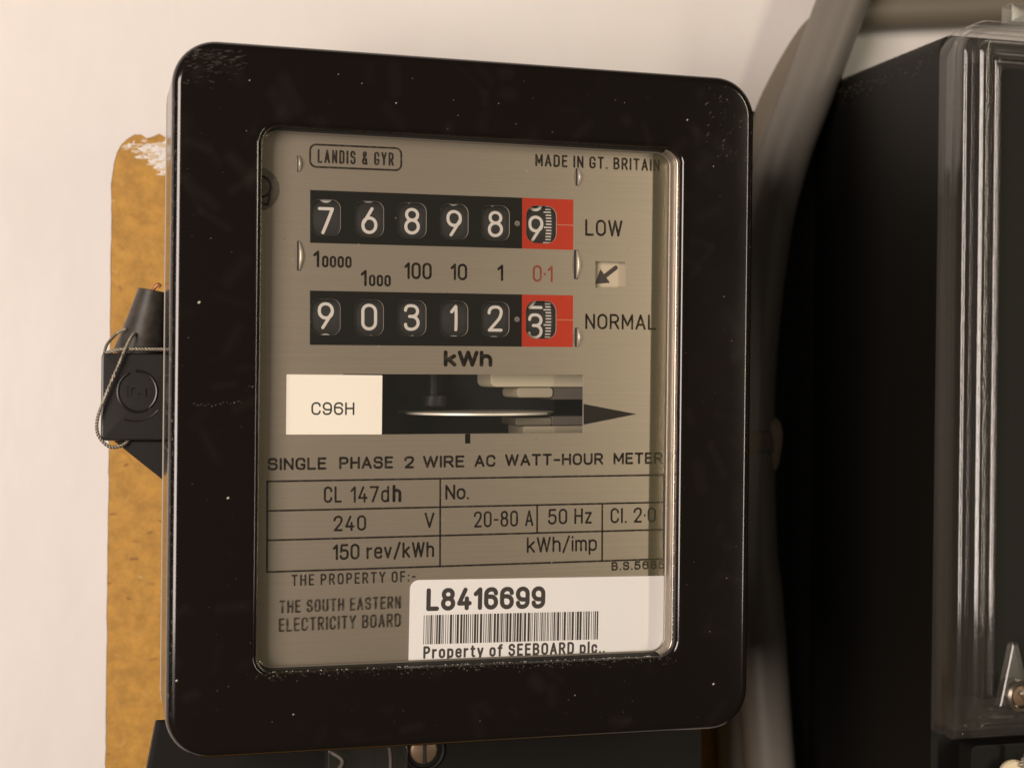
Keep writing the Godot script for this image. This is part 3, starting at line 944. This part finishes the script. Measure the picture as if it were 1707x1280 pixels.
func build_terminal_cover(t: Node3D) -> void:
	var m := Mesher.new()
	var loops := []
	for q in [[-62.5, -62, -82.0], [-65.6, -33, -73.6], [-65.3, -30.8, -73.0], [-64.6, -30, -73.4]]:
		loops.append(PackedVector3Array([Vector3(q[0] + 0.4, q[2], q[1]), Vector3(q[0] - 8.0, -120, q[1]), Vector3(67, -120, q[1]), Vector3(67, q[2], q[1])]))
	m.loft(loops)
	var c := part("terminal_cover", m, M.case_black, t)
	# round well with a screw
	m = Mesher.new()
	m.lathe([Vector2(5.2, -1.0), Vector2(5.2, 0.5), Vector2(4.8, 0.9), Vector2(4.3, 0.7), Vector2(4.1, -0.4), Vector2(0.0, -0.45)], Vector3(-3.6, -83.0, -30), Vector3.BACK, 36)
	part("screw_well", m, M.case_black, c)
	m = Mesher.new()
	m.lathe([Vector2(0, -0.4), Vector2(3.3, -0.4), Vector2(3.2, 0.5), Vector2(2.6, 0.95), Vector2(0, 1.15)], Vector3(-3.6, -83.0, -30), Vector3.BACK, 30)
	part("screw", m, M.brass, c)
	part("screw_slot", slab(-4.0, -86, -29.2, -3.2, -80, -28.75, 0.1, 0.05), M.inside, c)
	# clear block beside it
	m = slab(-26.8, -112, -30.5, -8.0, -80.5, -26.5, 1.2, 0.6)
	part("clear_block", m, M.clear_part, c)
	m = Mesher.new()
	m.tube(smooth([Vector3(-26, -81.5, -27), Vector3(-23.5, -83.4, -26), Vector3(-24.5, -86.5, -26), Vector3(-21, -88, -26)], 6), 0.5, 8)
	m.tube(smooth([Vector3(-12.5, -81, -26.3), Vector3(-12.2, -85, -26.2), Vector3(-12.6, -92, -26.2)], 6), 0.4, 8)
	part("sealing_thread", m, M.magnet_dark, c)

# ---------------------------------------------------------------- the second meter, at the right
func build_second_meter() -> void:
	var t := thing("electricity_meter", "second black meter with a ribbed clear cover, cut by the right edge", "electricity meter")
	var m := Mesher.new()
	var C := [119.75, -140.0, 246.0, 90.6, 3.5]
	m.loft([inset(C, 0.4, -79.5), inset(C, 0.0, -79.0), inset(C, 0.0, -11.2), inset(C, 0.1, -11.0), inset(C, 2.0, -10.95)])
	part("case", m, mat(lin(0.0036, 0.003, 0.0024), 0.5, 0.0, 0.4), t)
	# dust along the upper edge, crowded there to stand for its lit line
	m = Mesher.new()
	for i in 420:
		var z := rng.randf_range(-74, -13)
		var at := Vector3(119.74, 86.8 - absf(rng.randfn(0, 1)) * 2.4, z)
		if rng.randf() < 0.62:
			var a := deg_to_rad(rng.randf_range(30.0, 66.0))
			at = Vector3(119.75 + 3.5 * (1.0 - cos(a)), 87.1 + 3.5 * sin(a), z)
		m.lathe([Vector2(0, -0.05), Vector2(rng.randf_range(0.06, 0.3), 0), Vector2(0, 0.04)], at, Vector3(-1, 0.9, 0.1), 6)
	part("dust_and_lit_edge", m, mat(lin(0.1, 0.088, 0.07), 0.9), t, 60, false).set_meta("kind", "stuff")
	# ribbed clear cover
	var K := [119.5, -80.5, 247.0, 92.4, 8.0]
	var prof := [[0.3, -10.9], [0.0, -10.6], [0.0, -6.8], [0.3, -6.3], [0.3, -4.3], [0.0, -3.8], [0.05, -1.7], [0.35, -0.7], [1.0, -0.15], [2.2, 0.0], [2.6, -0.5], [3.05, -0.8], [3.45, -0.2], [3.8, 0.6], [4.5, 1.3], [5.5, 1.55], [6.5, 1.3], [7.1, 0.5], [7.45, -0.5], [7.9, -0.7], [8.4, 0.1], [8.9, 0.65], [9.5, 0.65], [10.0, 0.1], [10.15, -2.4]]
	var loops := []
	for q in prof:
		loops.append(rr(K[0] + q[0], K[1] + q[0], K[2] - q[0], K[3] - q[0], maxf(K[4] - q[0], 1.6), q[1], 10, 0.6 if q[0] < 2.3 else 5.0 - 0.4 * (q[0] - 2.3)))
	m = Mesher.new()
	m.loft(loops, false, false)
	part("clear_cover", m, M.clear_cover, t, 55, false)
	loops = []
	for q in prof:
		loops.append(rr(K[0] + q[0] + 1.5, K[1] + q[0] + 1.5, K[2] - q[0] - 1.5, K[3] - q[0] - 1.5, maxf(K[4] - q[0] - 1.5, 1.0), q[1] - 1.5, 10, 0.6 if q[0] < 2.3 else 4.0 - 0.4 * (q[0] - 2.3)))
	m = Mesher.new()
	m.loft(loops, false, false)
	part("cover_lining", m, M.clear_cover, t, 55, false)
	m = Mesher.new()
	m.loft([rr(129.5, -70.5, 237.0, 82.4, 1.0, -2.5), rr(129.5, -70.5, 237.0, 82.4, 1.0, -2.4)], false, true)
	part("cover_window", m, M.glass, t, 38, false)
	# dark dial behind the clear cover
	part("dial_panel", slab(128.2, -72, -8.7, 240, 84.5, -4.6, 2.0, 0.5), mat(lin(0.008, 0.0065, 0.005), 0.85, 0.0, 0.2), t)
	# black plate at the wall, filling the gap left of the case behind the cables
	part("black_plate", slab(96.0, -150, -79.4, 121, 82, -75.5, 4.0, 0.6), M.case_black, t)
	# clear ear and hinge tab
	m = Mesher.new()
	m.extrude(PackedVector2Array([Vector2(132.9, -57.4), Vector2(134.4, -57.0), Vector2(138.5, -72.0), Vector2(129.6, -72.0)]), 0.9, 3.2, 0.3)
	part("clear_ear", m, M.clear_part, t)
	part("hinge_tab", slab(133.4, 92.6, -6, 142.0, 97.2, -2, 0.5, 0.4), M.clear_part, t)
	# sealing screw in its ring
	m = Mesher.new()
	m.lathe([Vector2(3.9, 1.4), Vector2(3.9, 3.4), Vector2(3.4, 4.0), Vector2(2.9, 3.6), Vector2(2.8, 1.6)], Vector3(135.0, -69.6, 0.6), Vector3.BACK, 32)
	part("screw_ring", m, M.chrome, t)
	m = Mesher.new()
	m.lathe([Vector2(0, 1.6), Vector2(2.5, 1.6), Vector2(2.4, 2.8), Vector2(1.6, 3.3), Vector2(0, 3.4)], Vector3(135.0, -69.6, 0.6), Vector3.BACK, 24)
	part("screw", m, M.brass, t)
	# lower cover, its top edge and glints
	part("terminal_cover", slab(126.0, -140, -9, 246, -82.6, -3.0, 1.5, 0.6), M.case_black, t)

	var w := thing("sealing_wire", "thin wire and cream seal hanging from the screw of the second meter", "wire")
	m = Mesher.new()
	twisted(m, smooth([Vector3(134.6, -68.4, 4.6), Vector3(137.6, -71.5, 5.2), Vector3(136.6, -76.5, 4.6), Vector3(138.0, -82.0, 3.0), Vector3(136.4, -87.0, 1.6)], 10), 0.4, 1.8)
	part("strand", m, M.wire, w, 60)
	m = Mesher.new()
	m.lathe([Vector2(0, -1.2), Vector2(3.2, -1.2), Vector2(3.7, -0.6), Vector2(3.7, 0.6), Vector2(3.2, 1.2), Vector2(0, 1.3)], Vector3(135.4, -89.4, 0.6), Vector3(-0.1, 0.2, 1), 32)
	part("seal", m, M.cream, w)

# ---------------------------------------------------------------- wall and cables
func build_wall() -> void:
	var m := Mesher.new()
	m.plan = Rect2(-100, -120, 220, 220)
	cell(m, -900, -900, 900, 900, -80)
	var wall := MeshInstance3D.new()
	m = slab(-900, -900, -98, 900, 900, -80, 1.0, 0.5)
	var m2 := Mesher.new()
	m2.plan = Rect2(-100, -120, 220, 220)
	m2.p = m.p
	for v in m.p:
		m2.uv.append(Vector2((v.x + 100.0) / 220.0, 1.0 - (v.y + 120.0) / 220.0))
	wall.name = "wall"
	wall.mesh = m2.mesh()
	wall.material_override = chipboard_material()
	wall.set_meta("kind", "structure")
	add_child(wall)
	# the coat of paint, left off where an older board once sat
	var edge := [Vector2(-76.3, -900)]
	var y := -170.0
	while y < 50.0:
		edge.append(Vector2(-76.25 + rng.randfn(0, 0.05), y))
		y += rng.randf_range(1.5, 4.0)
	for q in [[-76.2, 53.5], [-76.1, 56.5], [-75.6, 59.0], [-75.0, 61.4], [-74.1, 63.6], [-72.6, 65.2], [-70.6, 66.3], [-68.8, 66.2], [-67.6, 65.3], [-66.4, 65.9], [-64.6, 66.8], [-62.6, 66.0], [-61.5, 64.5], [-60, 63], [-56, 62], [-50, 62.0]]:
		edge.append(Vector2(q[0] + rng.randfn(0, 0.1), q[1] + rng.randfn(0, 0.15)))
	var poly := PackedVector2Array([Vector2(-900, -900)])
	for q in edge: poly.append(q)
	for q in [Vector2(60, 62), Vector2(98, 60), Vector2(99, -900), Vector2(900, -900), Vector2(900, 900), Vector2(-900, 900)]:
		poly.append(q)
	m = Mesher.new()
	m.extrude(poly, -80.05, -79.82)
	var paint := paint_material()
	var o := part("wall_paint", m, paint, self, 38, true)
	o.set_meta("kind", "structure")
	# a ragged remnant and smears of paint over the bare corner
	var left := PackedVector2Array()
	for q in [[-69.4, 62.6], [-67.8, 61.2], [-67.2, 59.6], [-65.8, 58.9], [-64.4, 57.3], [-62.6, 56.6], [-60.0, 56.9], [-58.0, 58.0], [-58.0, 64.5], [-62.0, 65.4], [-64.8, 64.8], [-66.4, 63.6], [-68.2, 63.8]]:
		left.append(Vector2(q[0] + rng.randfn(0, 0.2), q[1] + rng.randfn(0, 0.2)))
	var ragged := PackedVector2Array()
	for k in left.size():
		for f in 5:
			ragged.append(left[k].lerp(left[(k + 1) % left.size()], f / 5.0) + Vector2(rng.randfn(0, 0.16), rng.randfn(0, 0.16)))
	m = Mesher.new()
	m.extrude(ragged, -80.02, -79.98)
	part("paint_smear", m, paint, o)
	var thin := mat(lin(0.63, 0.5, 0.34), 0.55)
	for i in 90:
		var f := sqrt(rng.randf())
		var at := Vector2(lerpf(-73.5, -60.5, f), 0)
		at.y = lerpf(63.5, rng.randf_range(55.0, 66.0), f) + rng.randf_range(-1.2, 0.6)
		var smear := PackedVector2Array()
		var rx := rng.randf_range(0.2, 1.6)
		var ry := rng.randf_range(0.1, 0.6)
		for k in 14:
			var a := TAU * k / 14
			smear.append(at + Vector2(cos(a) * rx, sin(a) * ry) * rng.randf_range(0.65, 1.2))
		m = Mesher.new()
		m.extrude(smear, -80.02, -79.97 + 0.0016 * i)
		part("paint_smear", m, thin if rng.randf() < 0.45 else paint, o)

func build_cables() -> void:
	var m := Mesher.new()
	m.tube(smooth([Vector3(145.1, 179.0, -64.5), Vector3(133.2, 142.8, -64.5), Vector3(121.7, 111.9, -64.5), Vector3(112.2, 87.2, -64.5), Vector3(104.4, 67.3, -64.5), Vector3(98.5, 43.5, -64.5), Vector3(94.7, 4.0, -64.5), Vector3(95.7, -38.5, -64.5), Vector3(97.9, -56.8, -64.5), Vector3(102.2, -101.6, -64.5), Vector3(107.2, -152.8, -64.5)], 14), 7.2, 28)
	var a := part("power_cable", m, M.cable, self, 60)
	tag(a, "thick grey cable rising between the two meters, nearest the camera", "cable", "cables between the meters")
	m = Mesher.new()
	m.tube(smooth([Vector3(300, 133, -74.2), Vector3(245, 125, -74.2), Vector3(187, 118.6, -74.2), Vector3(165, 116, -74.2), Vector3(146, 114, -74.2), Vector3(134, 112.4, -74.2), Vector3(125.5, 109, -74.2), Vector3(117.6, 102.2, -74.2), Vector3(107.7, 85.2, -74.2), Vector3(103.2, 72, -74.2), Vector3(98.5, 50, -74.2), Vector3(95, 0, -74.2), Vector3(94.5, -60, -74.2), Vector3(97.2, -106, -74.2), Vector3(99, -150, -74.2)], 14), 5.6, 28)
	var b := part("power_cable_001", m, M.cable_dark, self, 60)
	tag(b, "darker grey cable behind the front one, bending right above the second meter", "cable", "cables between the meters")
	# a clip on the front cable: a thin strap with a beige nail boss at its right
	var c := thing("cable_clip", "small beige clip on the grey cable right of the meter", "cable clip")
	m = Mesher.new()
	m.lathe([Vector2(7.1, -3.0), Vector2(7.55, -2.6), Vector2(7.65, 0), Vector2(7.55, 2.6), Vector2(7.1, 3.0)], Vector3(95.0, -11.7, -64.5), Vector3(0.0, 1.0, 0), 32)
	part("strap", m, M.cable_dark, c, 60)
	m = Mesher.new()
	m.lathe([Vector2(0, -8.5), Vector2(1.2, -8.0), Vector2(2.2, -6), Vector2(3.3, -1), Vector2(3.7, 3.0), Vector2(3.2, 5.5), Vector2(2.0, 7.0), Vector2(0, 7.5)], Vector3(99.7, -12.2, -61.5), Vector3(-0.05, 1.0, 0), 24)
	part("nail_boss", m, M.clip, c, 60)

func _ready() -> void:
	rng.seed = 147
	# camera
	var cam := Camera3D.new()
	cam.name = "camera"
	cam.position = Vector3(-74.17, 4.867, 302.7) * MM
	cam.rotation = Vector3(-0.0038534, -0.2674862, 0.0117021)
	var att := CameraAttributesPhysical.new()
	att.frustum_focal_length = 45.0
	att.frustum_focus_distance = 0.318
	att.frustum_near = 0.01
	att.frustum_far = 20.0
	att.exposure_aperture = 15.0
	cam.attributes = att
	add_child(cam)
	cam.near = 0.01
	cam.far = 20.0
	cam.fov = 29.86
	cam.current = true
	# surroundings: an unlit room
	var we := WorldEnvironment.new()
	we.name = "surroundings"
	var env := Environment.new()
	env.background_mode = Environment.BG_COLOR
	env.background_color = lin(0.042, 0.033, 0.023)
	env.tonemap_mode = Environment.TONE_MAPPER_LINEAR
	env.tonemap_exposure = 1.0
	env.sdfgi_enabled = true
	env.ssao_enabled = true
	env.ssil_enabled = true
	we.environment = env
	add_child(we)
	# a broad warm room lamp far to the left; a weaker, narrow one added right to brighten the dial
	for q in [["left_lamp", Vector3(-0.5, 0.05, 0.56), Vector2(0.34, 0.46), Color(1.0, 0.935, 0.89), 0.82], ["dial_fill", Vector3(0.385, 0.06, 0.45), Vector2(0.03, 0.4), Color(1.0, 0.95, 0.85), 0.1]]:
		var lamp := AreaLight3D.new()
		lamp.name = q[0]
		lamp.area_size = q[2]
		lamp.light_color = q[3]
		lamp.light_energy = q[4]
		lamp.shadow_enabled = true
		lamp.position = q[1]
		add_child(lamp)
		lamp.look_at_from_position(lamp.position, Vector3(0.0, 0.0, -0.04), Vector3.UP)

	make_glyphs()
	make_materials()
	build_wall()
	build_meter()
	build_second_meter()
	build_cables()
	build_seal_wire()
